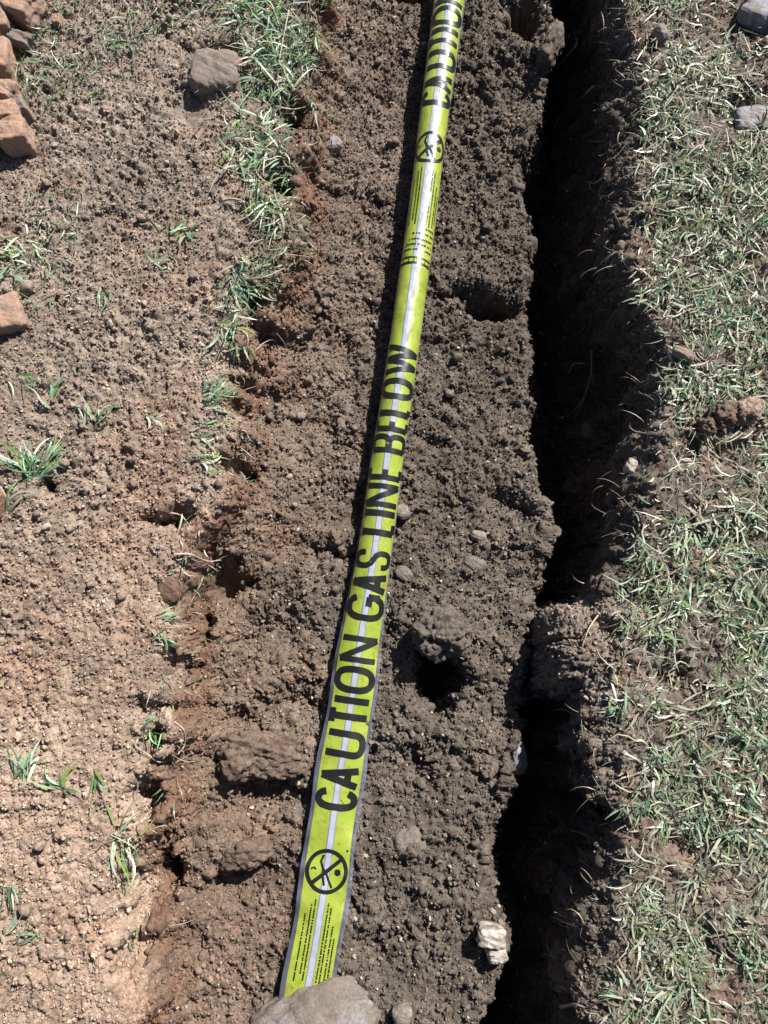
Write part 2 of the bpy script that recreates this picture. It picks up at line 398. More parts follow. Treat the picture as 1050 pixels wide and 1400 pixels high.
# ------------------------------------------------------------------ loose crumbs of soil
def ico(sub):
    import bmesh
    bm = bmesh.new(); bmesh.ops.create_icosphere(bm, subdivisions=sub, radius=1.0)
    v = np.array([q.co[:] for q in bm.verts]); f = np.array([[q.index for q in t.verts] for t in bm.faces]); bm.free(); return v, f
def rand_rot(n):
    q = rng.normal(size=(n, 4)); q /= np.linalg.norm(q, axis=1, keepdims=True)
    a, b, c, d = q.T
    return np.stack([np.stack([1 - 2 * (c * c + d * d), 2 * (b * c - a * d), 2 * (b * d + a * c)], -1),
                     np.stack([2 * (b * c + a * d), 1 - 2 * (b * b + d * d), 2 * (c * d - a * b)], -1),
                     np.stack([2 * (b * d - a * c), 2 * (c * d + a * b), 1 - 2 * (b * b + c * c)], -1)], 1)
def scatter(name, pts, sizes, tints, sub, sink):
    bv, bf = ico(sub); n = len(pts)
    V = np.repeat(bv[None], n, 0) * (1 + 0.22 * rng.normal(size=(n, len(bv), 1)).clip(-1.4, 1.4))
    V *= (0.7 + 0.6 * rng.random((n, 1, 3)))
    V = np.einsum('nij,nvj->nvi', rand_rot(n), V) * sizes[:, None, None]
    V += pts[:, None, :]; V[:, :, 2] += (sizes * (1 - sink))[:, None]
    Fc = (bf[None] + (np.arange(n) * len(bv))[:, None, None]).reshape(-1, 3)
    tt = np.repeat(tints[:, None, :], len(bv), 1).reshape(-1, 3)
    o = mesh_np(name, V.reshape(-1, 3), Fc, SOIL, tint=tt, smooth=True); return o
colid = np.repeat(np.arange(NCOL)[None], NR, 0)
def pick(mask, n):
    c = np.nonzero(mask.ravel())[0]; p = AREA.ravel()[c]; cp = np.cumsum(p)
    return c[np.searchsorted(cp, rng.random(n) * cp[-1]).clip(0, len(c) - 1)]
vis = (fine > 0.9) & (zpx > -60) & (zpx < 1110) & (zpy > -60) & (zpy < 1460)
soilm = vis & (colid < seg_start[10] + 4) & (Nn[..., 2] > -0.1)
lumpy = patch > 0.8
def grain_material():
    m, n, b, _ = new_mat('soil_grain')
    a = attr(n, 'gtint'); a.attribute_type = 'INSTANCER'
    t = noise_node(n, 1.6, 3, 0.7); r = ramp(n, t.outputs[0], [(0.3, (0.65, 0.63, 0.6)), (0.7, (1.3, 1.28, 1.25))])
    n.links.new(mul(n, a.outputs[0], r.outputs[0]), b.inputs['Base Color'])
    b.inputs['Roughness'].default_value = 0.92; b.inputs['Specular IOR Level'].default_value = 0.2
    return m
def grains(name, pts, sizes, tints, label, mat, ver):
    me = bpy.data.meshes.new(name); n = len(pts)
    me.vertices.add(n); me.vertices.foreach_set('co', pts.astype(np.float32).ravel())
    def put(nm, typ, arr, key):
        at = me.attributes.new(nm, typ, 'POINT'); at.data.foreach_set(key, np.asarray(arr, np.float32).ravel())
    put('gscale', 'FLOAT_VECTOR', sizes[:, None] * (0.55 + 0.9 * rng.random((n, 3))), 'vector')
    put('grot', 'FLOAT_VECTOR', rng.random((n, 3)) * 6.283, 'vector')
    put('gtint', 'FLOAT_COLOR', np.concatenate([tints, np.ones((n, 1))], 1), 'color')
    o = bpy.data.objects.new(name, me); COL.objects.link(o); me.materials.append(mat)
    ng = bpy.data.node_groups.new(name, 'GeometryNodeTree')
    ng.interface.new_socket('Geometry', in_out='INPUT', socket_type='NodeSocketGeometry'); ng.interface.new_socket('Geometry', in_out='OUTPUT', socket_type='NodeSocketGeometry')
    N = ng.nodes; gi = N.new('NodeGroupInput'); go = N.new('NodeGroupOutput')
    ic = N.new('GeometryNodeMeshIcoSphere'); ic.inputs['Radius'].default_value = 1.0; ic.inputs['Subdivisions'].default_value = ver[0]
    nz = N.new('ShaderNodeTexNoise'); nz.inputs['Scale'].default_value = 1.9; nz.inputs['Detail'].default_value = 3.0
    sub = N.new('ShaderNodeVectorMath'); sub.operation = 'SUBTRACT'; sub.inputs[1].default_value = (0.5, 0.5, 0.5)
    sca = N.new('ShaderNodeVectorMath'); sca.operation = 'SCALE'; sca.inputs['Scale'].default_value = 2.6
    ps = N.new('GeometryNodeInputPosition'); off = N.new('ShaderNodeVectorMath'); off.operation = 'ADD'; off.inputs[1].default_value = (ver[1], 2.0, 0.5)
    sp_ = N.new('GeometryNodeSetPosition'); sm = N.new('GeometryNodeSetShadeSmooth'); smat = N.new('GeometryNodeSetMaterial'); smat.inputs['Material'].default_value = mat
    iop = N.new('GeometryNodeInstanceOnPoints'); L = ng.links.new
    L(ps.outputs[0], off.inputs[0]); L(off.outputs[0], nz.inputs['Vector']); L(nz.outputs['Color'], sub.inputs[0]); L(sub.outputs[0], sca.inputs[0])
    sm.inputs['Shade Smooth'].default_value = ver[0] > 1
    L(ic.outputs['Mesh'], sp_.inputs['Geometry']); L(sca.outputs[0], sp_.inputs['Offset']); L(sp_.outputs[0], sm.inputs[0]); L(sm.outputs[0], smat.inputs['Geometry'])
    def named(nm, dt):
        q = N.new('GeometryNodeInputNamedAttribute'); q.data_type = dt; q.inputs['Name'].default_value = nm; return q.outputs['Attribute']
    L(gi.outputs[0], iop.inputs['Points']); L(smat.outputs[0], iop.inputs['Instance'])
    L(named('gscale', 'FLOAT_VECTOR'), iop.inputs['Scale'])
    e2r = N.new('FunctionNodeEulerToRotation'); L(named('grot', 'FLOAT_VECTOR'), e2r.inputs[0]); L(e2r.outputs[0], iop.inputs['Rotation'])
    L(iop.outputs[0], go.inputs[0])
    md = o.modifiers.new('grains', 'NODES'); md.node_group = ng
    return tag(o, label, 'soil', kind='stuff')
GRAIN = grain_material()
def grain_set(name, ii, smin, smax, pw, label, ver, sink):
    sz = smin + (smax - smin) * rng.random(len(ii)) ** pw
    tt = Tf[ii] * (0.65 + 0.85 * rng.random((len(ii), 1))) * (1 + 0.06 * rng.normal(size=(len(ii), 3)))
    pale = rng.random(len(ii)) < 0.03
    tt[pale] = np.array([0.36, 0.31, 0.26]) * (0.7 + 0.6 * rng.random((pale.sum(), 1)))
    nx_ = np.clip(ii + 1, 0, len(Pf) - 1); ny_ = np.clip(ii + NCOL, 0, len(Pf) - 1)      # anywhere inside the quad
    pp = Pf[ii] + (Pf[nx_] - Pf[ii]) * rng.random((len(ii), 1)) + (Pf[ny_] - Pf[ii]) * rng.random((len(ii), 1)) + Nn.reshape(-1, 3)[ii] * (sz * sink)[:, None]
    return grains(name, pp, sz, tt.clip(0.01, 0.8), label, GRAIN, ver)
bare = soilm & (rough_amp > 0.75) & (vnoise(S * 60, Y * 60, 88) * 0.5 + fbm(S * 11, Y * 11, 89) > 0.30)
grain_set('loose_soil_crumbs', np.concatenate([pick(bare & (Nn[..., 2] > 0.3), 105000), pick(soilm, 16000), pick(vis & lawn_r, 6000)]), 0.0006, 0.0022, 1.7, 'fine brown soil crumbs scattered over the trench and banks', (1, 3.0), 0.45)
grain_set('loose_soil_granules', np.concatenate([pick(bare & lumpy, 7000), pick(bare, 2500), pick(bare & (colid >= seg_start[2]) & (colid < seg_start[5]), 2500)]), 0.0014, 0.0036, 2.8, 'coarser brown soil granules among the crumbs', (2, 9.0), 0.4)
ii = pick(bare & (patch > 0.6), 420)
sz = 0.0026 + 0.0052 * rng.random(len(ii)) ** 2.2
tt = Tf[ii] * (0.85 + 0.4 * rng.random((len(ii), 1)))
o = scatter('loose_soil_lumps', Pf[ii], sz, tt, 2, 0.45)
tag(o, 'small rounded lumps of brown soil among the crumbs', 'soil', kind='stuff')
#--PART2--
# ------------------------------------------------------------------ warning tape
TW = 0.067                                           # full width of the clear film
tape_px = [(1400, 413), (1345, 422), (1300, 430), (1250, 438), (1200, 446), (1130, 454), (1050, 466), (1000, 475), (950, 482), (900, 489), (850, 497), (800, 505), (750, 513), (700, 520),
           (650, 526), (600, 533), (550, 541), (500, 548), (450, 555.5), (400, 562), (350, 569), (300, 576), (250, 582.5), (200, 588), (150, 594), (100, 601), (50, 608), (0, 614)]
lift = curve([(0, 0.055), (100, 0.058), (250, 0.058), (400, 0.056), (550, 0.048), (700, 0.036), (850, 0.022), (1000, 0.013), (1300, 0.010), (1400, 0.004)])
curl = curve([(0, 1.25), (100, 1.4), (200, 1.55), (400, 1.52), (600, 1.45), (760, 1.32), (850, 0.95), (950, 0.55), (1050, 0.28), (1200, 0.22), (1400, 0.2)])
ctl = [];
for py, px in tape_px:
    ctl.append((py, *unproj(px, py, -0.098 + float(lift(py)))))
ctl = np.array(ctl)
pe = np.interp(np.linspace(0, 1, 700), np.linspace(0, 1, len(ctl)), ctl[:, 0])
cen = np.stack([np.interp(-pe, -ctl[:, 0], ctl[:, k]) for k in (1, 2, 3)], -1)
kr = np.hanning(61); kr /= kr.sum()
for k in range(3):
    a = cen[:, k]; ext = np.concatenate([2 * a[0] - a[30:0:-1], a, 2 * a[-1] - a[-2:-32:-1]]); cen[:, k] = np.convolve(ext, kr, 'valid')
crl = curl(pe)
# run on beyond the picture: upwards it settles onto the bed, downwards it dips under the soil
d1 = cen[-1] - cen[-2]; d1 /= np.linalg.norm(d1); n_up = 260
tt_ = np.arange(1, n_up + 1) * 0.005
up = cen[-1] + d1 * tt_[:, None]; up[:, 2] = cen[-1][2] * (1 - sstep(0, 0.9, tt_)) + (-0.085) * sstep(0, 0.9, tt_)
d0 = cen[0] - cen[1]; d0 /= np.linalg.norm(d0); td = np.arange(1, 25)[::-1] * 0.004
dn = cen[0] + d0 * td[:, None]; dn[:, 2] -= 0.03 * sstep(0.0, 0.1, td)
cen = np.concatenate([dn, cen, up]); crl = np.concatenate([np.full(24, crl[0]), crl, np.full(n_up, crl[-1])])
pyl = np.concatenate([np.full(24, 1400.0), pe, np.full(n_up, 0.0)])
arc = np.concatenate([[0], np.cumsum(np.linalg.norm(np.diff(cen, axis=0), axis=1))])
tan = np.gradient(cen, axis=0); tan /= np.linalg.norm(tan, axis=1, keepdims=True)
lat = np.cross(tan, [0, 0, 1.0]); lat /= np.linalg.norm(lat, axis=1, keepdims=True)
nrm = np.cross(lat, tan)
roll = np.interp(-pyl, [-1400, -1000, -850, -600, 0], [0.02, -0.03, 0.06, 0.02, 0.0])   # slight twist
def tape_point(t, wv, off):
    """t along, wv across (right positive), off above the film; arrays"""
    t = np.asarray(t, float); wv = np.asarray(wv, float)
    g = lambda A: np.stack([np.interp(t, arc, A[:, k]) for k in range(3)], -1)
    c, L, N = g(cen), g(lat), g(nrm); a = np.interp(t, arc, crl); rl = np.interp(t, arc, roll)
    R = (TW / 2) / a; ph = wv / R + rl
    x = R * np.sin(ph) - R * np.sin(rl); z = R * (np.cos(ph) - 1)
    edge = (np.abs(wv) / (TW / 2)) ** 3
    z = z + (0.0022 * edge * np.sin(t * 95 + 3 * np.sin(t * 23) + np.sign(wv)) + 0.0009 * np.sin(t * 61 + wv * 55)) * np.clip(1.3 - a, 0.12, 1)
    x = x + 0.0013 * edge * np.sin(t * 47 + 2.2 * np.sign(wv)) * np.clip(1.3 - a, 0.1, 1)
    z = z + 0.0011 * (vnoise(t * 70, wv * 90, 301) - 0.5) + 0.0007 * (vnoise(t * 190, wv * 300, 302) - 0.5)
    return c + L * (x + off * np.sin(ph))[..., None] + N * (z + off * np.cos(ph))[..., None]
t_of = lambda py: float(np.interp(-py, -pyl[24:724], arc[24:724]))

def film_material():
    m, n, b, out = new_mat('clear_film')
    b.inputs['Base Color'].default_value = (0.25, 0.26, 0.34, 1); b.inputs['Roughness'].default_value = 0.12
    tr = n.nodes.new('ShaderNodeBsdfTransparent'); tr.inputs[0].default_value = (0.72, 0.75, 0.86, 1)
    lw = n.nodes.new('ShaderNodeLayerWeight'); lw.inputs[0].default_value = 0.35
    t = noise_node(n, 30, 3); r = ramp(n, t.outputs[0], [(0.3, (0.12,) * 3), (0.7, (0.4,) * 3)])
    ad = n.nodes.new('ShaderNodeMath'); ad.operation = 'ADD'; ad.use_clamp = True
    n.links.new(lw.outputs['Fresnel'], ad.inputs[0]); n.links.new(r.outputs[0], ad.inputs[1])
    mx = n.nodes.new('ShaderNodeMixShader'); n.links.new(ad.outputs[0], mx.inputs[0])
    n.links.new(tr.outputs[0], mx.inputs[1]); n.links.new(b.outputs[0], mx.inputs[2]); n.links.new(mx.outputs[0], out.inputs[0])
    return m
M_FILM = film_material()
def yellow_material():
    m, n, b, _ = new_mat('yellow_print')
    t = noise_node(n, 22, 3); r = ramp(n, t.outputs[0], [(0.3, (0.225, 0.305, 0.022)), (0.7, (0.32, 0.37, 0.055))])
    d = noise_node(n, 130, 4, 0.75); rd = ramp(n, d.outputs[0], [(0.55, (1, 1, 1)), (0.72, (0.62, 0.55, 0.5))])
    sm_ = noise_node(n, 28, 5, 0.7); rs = ramp(n, sm_.outputs[0], [(0.52, (1, 1, 1)), (0.74, (0.66, 0.58, 0.6))])
    n.links.new(mul(n, mul(n, r.outputs[0], rd.outputs[0]), rs.outputs[0]), b.inputs['Base Color'])
    b.inputs['Roughness'].default_value = 0.4; b.inputs['Coat Weight'].default_value = 1.0; b.inputs['Coat Roughness'].default_value = 0.1
    bn = noise_node(n, 60, 3); bump(n, b, bn.outputs[0], 0.25, 0.002)
    return m
M_YEL = yellow_material()
M_INK = plain('black_ink', (0.008, 0.009, 0.008), 0.4, coat=0.15)
M_FOIL = plain('silver_foil', (0.48, 0.50, 0.58), 0.2, metallic=0.35, coat=0.6, var=0.15, scale=120)
M_FOILE = plain('foil_seam', (0.14, 0.15, 0.26), 0.4, coat=0.5)

tape = empty('caution_tape', cen[40])
tag(tape, 'yellow gas line warning tape with black letters and a silver stripe along the trench', 'warning tape')
TO = np.array(cen[40])
def tape_mesh(name, pts_t, pts_w, off, mat, parent, closed=False):
    """grid of (t, w) samples laid on the tape"""
    A = tape_point(pts_t, pts_w, off); r, c = A.shape[:2]
    ix = np.arange(r * c).reshape(r, c)
    q = np.stack([ix[:-1, :-1], ix[:-1, 1:], ix[1:, 1:], ix[1:, :-1]], -1).reshape(-1, 4)
    return mesh_np(name, A.reshape(-1, 3) - TO, q, mat, parent)
ts = np.linspace(arc[2], arc[-2], 620)
def band(name, w0, w1, nw, off, mat, parent=tape, t0=None, t1=None):
    tt2 = ts if t0 is None else np.linspace(t0, t1, max(4, int((t1 - t0) / 0.003)))
    g = np.linspace(w0, w1, nw); return tape_mesh(name, np.repeat(tt2[:, None], nw, 1), np.repeat(g[None], len(tt2), 0), off, mat, parent)
film = band('clear_film', -TW / 2, TW / 2, 27, 0.0, M_FILM)
yel = band('yellow_band', -0.0275, 0.0275, 23, 0.0004, M_YEL)
foil = band('silver_stripe', -0.0034, 0.0034, 5, 0.0008, M_FOIL)
band('stripe_edge', -0.0046, -0.0034, 2, 0.0007, M_FOILE, foil); band('stripe_edge', 0.0034, 0.0042, 2, 0.0007, M_FOILE, foil)

def stroke_mesh(strokes, th):
    V, Q = [], []
    for k, st in enumerate(strokes):
        pts = np.array(st, float); closed = np.allclose(pts[0], pts[-1])
        seg = [];
        for a, b in zip(pts[:-1], pts[1:]):
            n = max(1, int(np.linalg.norm(b - a) / 0.003)); seg += [a + (b - a) * i / n for i in range(n)]
        seg.append(pts[-1]); p = np.array(seg)
        d = np.gradient(p, axis=0)
        if closed: d[0] = d[-1] = (p[1] - p[0]) + (p[-1] - p[-2])
        d /= np.linalg.norm(d, axis=1, keepdims=True) + 1e-9
        nm = np.stack([-d[:, 1], d[:, 0]], -1)
        e0 = len(V)
        for i in range(len(p)):
            V += [(*(p[i] + nm[i] * th / 2), k), (*(p[i] - nm[i] * th / 2), k)]
        for i in range(len(p) - 1): Q.append((e0 + 2 * i, e0 + 2 * i + 1, e0 + 2 * i + 3, e0 + 2 * i + 2))
    return np.array(V), np.array(Q)
def ell(a0, a1, cx=.5, cy=.5, rx=.5, ry=.5, n=22, p=2.6):
    out = []
    for i in range(n + 1):
        a = math.radians(a0 + (a1 - a0) * i / n); c, s = math.cos(a), math.sin(a)
        out.append((cx + rx * math.copysign(abs(c) ** (2 / p), c), cy + ry * math.copysign(abs(s) ** (2 / p), s)))
    return out
GLYPH = {
    'C': [ell(32, 328)], 'A': [[(0, 0), (.5, 1)], [(.5, 1), (1, 0)], [(.22, .27), (.78, .27)]],
    'U': [[(0, 1), (0, .3)] + ell(180, 360, .5, .28, .5, .28, 14) + [(1, .3), (1, 1)]], 'T': [[(0, 1), (1, 1)], [(.5, 1), (.5, 0)]],
    'I': [[(.5, 0), (.5, 1)]], 'O': [ell(0, 360, n=30)], 'N': [[(0, 0), (0, 1)], [(0, 1), (1, 0)], [(1, 0), (1, 1)]],
    'G': [ell(32, 330), [(.55, .43), (1, .43)], [(1, .47), (1, .12)]],
    'S': [[(1, .74)] + ell(20, 180, .5, .75, .5, .25, 12) + [(.02, .68), (.2, .56), (.8, .44), (.98, .33)] + ell(0, -180, .5, .25, .5, .25, 12)],
    'L': [[(0, 1), (0, 0)], [(0, 0), (1, 0)]], 'E': [[(0, 0), (0, 1)], [(0, 0), (1, 0)], [(0, .5), (.9, .5)], [(0, 1), (1, 1)]],
    'B': [[(0, 0), (0, 1)], [(0, 1), (.6, 1)] + ell(90, -90, .55, .76, .42, .24, 12) + [(0, .52)], [(0, .5), (.6, .5)] + ell(90, -90, .55, .25, .45, .25, 12) + [(0, 0)]],
    'W': [[(0, 1), (.25, 0)], [(.25, 0), (.5, 1)], [(.5, 1), (.75, 0)], [(.75, 0), (1, 1)]],
}
LH, TH = 0.0552, 0.0086
def letter(ch, t0, t1):
    th = TH if ch not in 'WNBES' else TH * 0.86
    L = t1 - t0; wv = max(L - th, 0.0005); hv = LH - th
    st = [[(th / 2 + x * wv, y * hv) for x, y in s] for s in GLYPH[ch]]
    if ch in 'ALTEINUBW':                      # butt ends reach the full letter height
        pass
    V, Q = stroke_mesh(st, th)
    A = tape_point(t0 + V[:, 0], (LH / 2 - th / 2) - V[:, 1], 0.0)
    A2 = np.array(tape_point(t0 + V[:, 0], (LH / 2 - th / 2) - V[:, 1], 0.0012 + 0.00004 * 0))
    nrm_ = A2 - A; A = A + nrm_ * (1 + 0.03 * V[:, 2])[:, None]
    mesh_np('letter', A - TO, Q, M_INK, yel)
# letter extents read along the tape (photo rows, lower end first)
TXT = [('C', 1109, 1076), ('A', 1076, 1043), ('U', 1034, 999), ('T', 994, 966), ('I', 963, 953), ('O', 948, 911), ('N', 906, 870),
       ('G', 849, 812), ('A', 811, 783), ('S', 778, 752), ('L', 732, 711), ('I', 706, 698), ('N', 693, 661), ('E', 656, 637),
       ('B', 619, 593), ('E', 590, 572), ('L', 569, 553), ('O', 546, 517), ('W', 513, 470)]
SYM0, SYM1 = t_of(1194), t_of(201)
PER = SYM1 - SYM0
TEND = arc[-2]
for ch, a, b in TXT: letter(ch, t_of(a), t_of(b))
for ch, a, b in TXT:
    if t_of(b) + PER < TEND: letter(ch, t_of(a) + PER, t_of(b) + PER)

def symbol(tc):
    R = 0.0245; V, Q = stroke_mesh([[(R * math.cos(a), R * math.sin(a)) for a in np.linspace(0, 2 * math.pi, 49)], [(-0.017, 0.0178), (0.017, -0.0178)]], 0.0048)
    # local x along the tape, y across to the left; slash runs lower-left to upper-right in the picture
    def lay(V, Q, name, parent, off):
        A = tape_point(tc + V[:, 0], -V[:, 1], off); A2 = tape_point(tc + V[:, 0], -V[:, 1], off + 0.0001)
        return mesh_np(name, A + (A2 - A) * V[:, 2:3] - TO, Q, M_INK, parent)
    s = lay(V, Q, 'no_digging_symbol', yel, 0.0011)
    fig = [[(0.019, 0.006), (0.011, 0.0085), (0.003, 0.005), (-0.002, 0.0005), (-0.010, -0.0035), (-0.0185, -0.009)], [(0.003, 0.005), (-0.006, 0.004), (-0.017, 0.001)]]
    V, Q = stroke_mesh(fig, 0.0026); lay(V, Q, 'digging_figure', s, 0.0013)
    V, Q = stroke_mesh([[(-0.003, -0.0155), (0.003, -0.0125)], [(-0.0005, -0.017), (0.001, -0.0105)]], 0.006); lay(V, Q, 'spoil_heap', s, 0.0014)
    V, Q = stroke_mesh([[(0.001, 0.0195), (0.003, 0.0165), (0.001, 0.0135)]], 0.002); lay(V, Q, 'shovel', s, 0.0014)
    V, Q = stroke_mesh([[(0.026, -0.0235), (0.0285, -0.0235)]], 0.0022); lay(V, Q, 'mark', yel, 0.0011)
for tc in (SYM0, SYM1): symbol(tc)

def dashes(spec, name, mat, off, parent, along):
    """tiny illegible print: rows of short dashes; spec rows = (fixed, start, end)"""
    V, Q = [], []
    r = random.Random(5)
    for fixed, a, b, h in spec:
        x = a
        while x < b:
            wd = r.uniform(0.6, 1.4) * h
            e = min(x + wd, b)
            for (p, q) in ((x, fixed - h / 2), (e, fixed - h / 2), (e, fixed + h / 2 * r.uniform(0.5, 1)), (x, fixed + h / 2)):
                V.append((p, q))
            n = len(V); Q.append((n - 4, n - 3, n - 2, n - 1)); x = e + r.choice([0.25, 0.3, 0.35, 0.9]) * h
    V = np.array(V); tv, wv = (V[:, 0], V[:, 1]) if along else (V[:, 1], V[:, 0])
    A = tape_point(tv, wv, off); return mesh_np(name, A - TO, np.array(Q), mat, parent)
for base in (SYM0, SYM1):
    g = lambda py: t_of(py) - SYM1 + base
    rows = [(-0.019, g(308), g(243), .0019), (-0.0125, g(300), g(232), .0019), (-0.0082, g(306), g(228), .0019), (0.0085, g(306), g(230), .0019), (0.0125, g(308), g(234), .0019), (0.018, g(306), g(250), .0019), (0.0222, g(300), g(262), .0019)]
    dashes(rows, 'fine_print', M_INK, 0.0011, yel, True)
    if base is SYM1:
        rows = [(g(y), -0.022 + 0.004 * k, 0.024, .0026) for k, y in enumerate((341, 334, 327, 319))] + [(g(312), 0.008, 0.024, .0024)]
        dashes(rows, 'fine_print', M_INK, 0.0011, yel, False)
        bx = band('black_bar', -0.0255, 0.0255, 15, 0.0011, M_INK, yel, g(361), g(351))
        dashes([(g(356), -0.024, 0.024, .0052)], 'bar_print', M_YEL, 0.0014, bx, False)

# ------------------------------------------------------------------ stones, bricks, clods
ICO4 = ico(6); ICO3 = ico(5)
def nz3(v, s, seed):
    return (vnoise(v[:, 0] * s + v[:, 2] * s * 0.7, v[:, 1] * s - v[:, 2] * s * 0.6, seed) + vnoise(v[:, 1] * s + 7 + v[:, 0] * s * .4, v[:, 2] * s + 3, seed + 1)) / 2 - 0.5
def lump(name, label, cat, px, py, wpx, hpx, thick, mat, rot=0.0, sink=0.35, seed=0, boxy=2.4, rough=0.25, tilt=(0, 0), group=None, big=False, lift=0.0, crumb=0.0, tint=None):
    """wpx x hpx photo pixels across, thick metres high; rounded (boxy 2) to block-like (boxy 8)"""
    p = soil_at(px, py); m = mpp(p)
    v, f = ICO4 if big else ICO3
    v = v.copy(); v /= (np.sum(np.abs(v) ** boxy, 1) ** (1 / boxy))[:, None]
    d = 1 + rough * nz3(v, 1.4, seed) + rough * 0.55 * nz3(v, 3.2, seed + 5) + rough * 0.28 * nz3(v, 8.0, seed + 9)
    v = v * d[:, None] * np.array([wpx * m / 2, hpx * m / 2, thick / 2])
    ax, ay = tilt
    Rx = np.array([[1, 0, 0], [0, math.cos(ax), -math.sin(ax)], [0, math.sin(ax), math.cos(ax)]])
    Ry = np.array([[math.cos(ay), 0, math.sin(ay)], [0, 1, 0], [-math.sin(ay), 0, math.cos(ay)]])
    Rz = np.array([[math.cos(rot), -math.sin(rot), 0], [math.sin(rot), math.cos(rot), 0], [0, 0, 1]])
    v = v @ (Rz @ Ry @ Rx).T
    r_ = np.random.default_rng(seed)
    if crumb:                                    # grains of soil stuck together
        nv = v / (np.linalg.norm(v, axis=1, keepdims=True) + 1e-9)
        area = math.pi * wpx * hpx * m * m * 0.5
        for rad, dens_ in ((crumb * 1.8, 0.35), (crumb, 0.9), (crumb * 0.6, 1.2)):
            k = int(min(900, dens_ * area / (rad * rad)))
            c = v[r_.integers(0, len(v), k)]; rr = rad * (0.6 + 0.8 * r_.random(k)); hmax = np.zeros(len(v))
            for q in range(0, k, 100):
                d2 = ((v[:, None] - c[None, q:q + 100]) ** 2).sum(-1) / rr[None, q:q + 100] ** 2
                hmax = np.maximum(hmax, (rr[None, q:q + 100] * np.sqrt(np.clip(1 - d2, 0, 1))).max(1))
            v = v + nv * hmax[:, None] * 0.75
    else:
        nv = v / (np.linalg.norm(v, axis=1, keepdims=True) + 1e-9)
        v = v + nv * (0.05 * min(wpx, hpx) * m * nz3(v / (min(wpx, hpx) * m), 5.0, seed + 31) + 0.03 * min(wpx, hpx) * m * nz3(v / (min(wpx, hpx) * m), 12.0, seed + 37))[:, None]
    v[:, 2] += thick * (0.5 - sink) + lift
    tc_ = None
    if tint is not None: tc_ = np.array(tint)[None] * (0.85 + 0.3 * r_.random((len(v), 1)))
    o = mesh_np(name, v + p, f, mat, origin=p, tint=tc_)
    return tag(o, label, cat, group)

lump('stone', 'large dusty rounded stone holding down the lower end of the tape', 'stone', 434, 1398, 176, 112, 0.07, M_HEAD, 0.3, 0.47, 11, 2.0, 0.4, big=True)
lump('stone', 'white stone at the edge of the dark slot, upper of two', 'stone', 670, 1276, 38, 24, 0.034, M_WHITE, -0.1, 0.35, 12, 5, 0.4)
lump('stone', 'smaller white stone just below the white stone by the dark slot', 'stone', 677, 1301, 26, 18, 0.028, M_WHITE, 0.15, 0.2, 13, 5, 0.4)
lump('stone', 'round pale pebble right of the large stone at the bottom', 'stone', 551, 1384, 28, 28, 0.022, M_PALE, 0.3, 0.35, 14)
lump('stone', 'dusty grey stone half buried right of the no-digging symbol', 'stone', 560, 1152, 48, 42, 0.035, M_DUST, 0.3, 0.74, 15, 2.5, 0.4, lift=-0.005)
lump('stone', 'upright flat stone flake leaning at the edge of the slot', 'stone', 706, 1034, 22, 48, 0.03, M_GREY, 0.35, 0.2, 16, 4, 0.3, (0.3, 0.5))
lump('stone', 'small pale pebble on the bed right of the word line', 'stone', 655, 733, 22, 15, 0.014, M_PALE, -0.2, 0.3, 17)
lump('stone', 'dusty pebble below the small pale pebble on the bed', 'stone', 648, 768, 32, 22, 0.02, M_DUST, -0.3, 0.62, 18)
lump('stone', 'pale pebble beside the tape at the word gas', 'stone', 552, 785, 28, 20, 0.018, M_DUST, -0.6, 0.55, 19)
lump('stone', 'small pale pebble beside the tape at the word line', 'stone', 549, 700, 20, 22, 0.016, M_PALE, 0.2, 0.45, 20)
lump('stone', 'small round pebble sitting in a hollow of the bed', 'stone', 614, 538, 13, 15, 0.012, M_PALE, 0.0, 0.2, 21)
lump('stone', 'tiny pale pebble on the left slope of the bed', 'stone', 411, 568, 13, 11, 0.010, M_PALE, 0.0, 0.3, 22)
lump('stone', 'bluish white stone on the left slope below the turf', 'stone', 457, 200, 22, 22, 0.018, M_GREY, 0.5, 0.4, 23, 2.6)
lump('stone', 'tan oblong stone lying in the grass by the slot edge', 'stone', 928, 491, 30, 15, 0.018, M_TAN, -0.5, 0.25, 24, 3, 0.25, lift=0.006)
lump('stone', 'whitish stone at the edge of the right bank wall', 'stone', 858, 637, 15, 20, 0.018, M_WHITE, -0.4, 0.3, 25, 3, 0.3)
lump('stone', 'dull stone set in the dark right wall', 'stone', 803, 585, 18, 26, 0.02, M_DUST, -0.1, 0.45, 26)
lump('stone', 'pale egg-shaped stone at the top of the right bank', 'stone', 901, 53, 18, 26, 0.022, M_PALE, 0.4, 0.25, 27, 2.2, 0.15, lift=0.004)
lump('stone', 'light grey flat stone in the grass at the top right corner', 'stone', 1036, 26, 58, 36, 0.03, M_GREY, -0.4, 0.4, 28, 4, 0.25, lift=0.006)
lump('stone', 'grey flat stone sunk in the bare patch of the right bank', 'stone', 1025, 166, 48, 36, 0.03, M_GREY, 0.1, 0.55, 29, 5, 0.2)
lump('stone', 'small tan pebble near the grass tuft by the left edge', 'stone', 88, 633, 14, 12, 0.012, M_TAN, -0.3, 0.3, 30)
lump('stone', 'small white chip on the left bank below the grass tuft', 'stone', 65, 722, 12, 8, 0.008, M_WHITE, 0.5, 0.2, 31, 3)
lump('stone', 'pale pebble on the right bank just under the clod', 'stone', 957, 617, 12, 10, 0.012, M_PALE, 0.2, 0.3, 32, lift=0.004)
lump('stone', 'small dusty pebble on the left bank beside the leaning tuft', 'stone', 266, 375, 12, 12, 0.010, M_PALE, 0.2, 0.3, 33)
lump('stone', 'small orange chip of brick on the left lip', 'stone', 243, 888, 9, 14, 0.008, M_RED, 0.2, 0.3, 34)

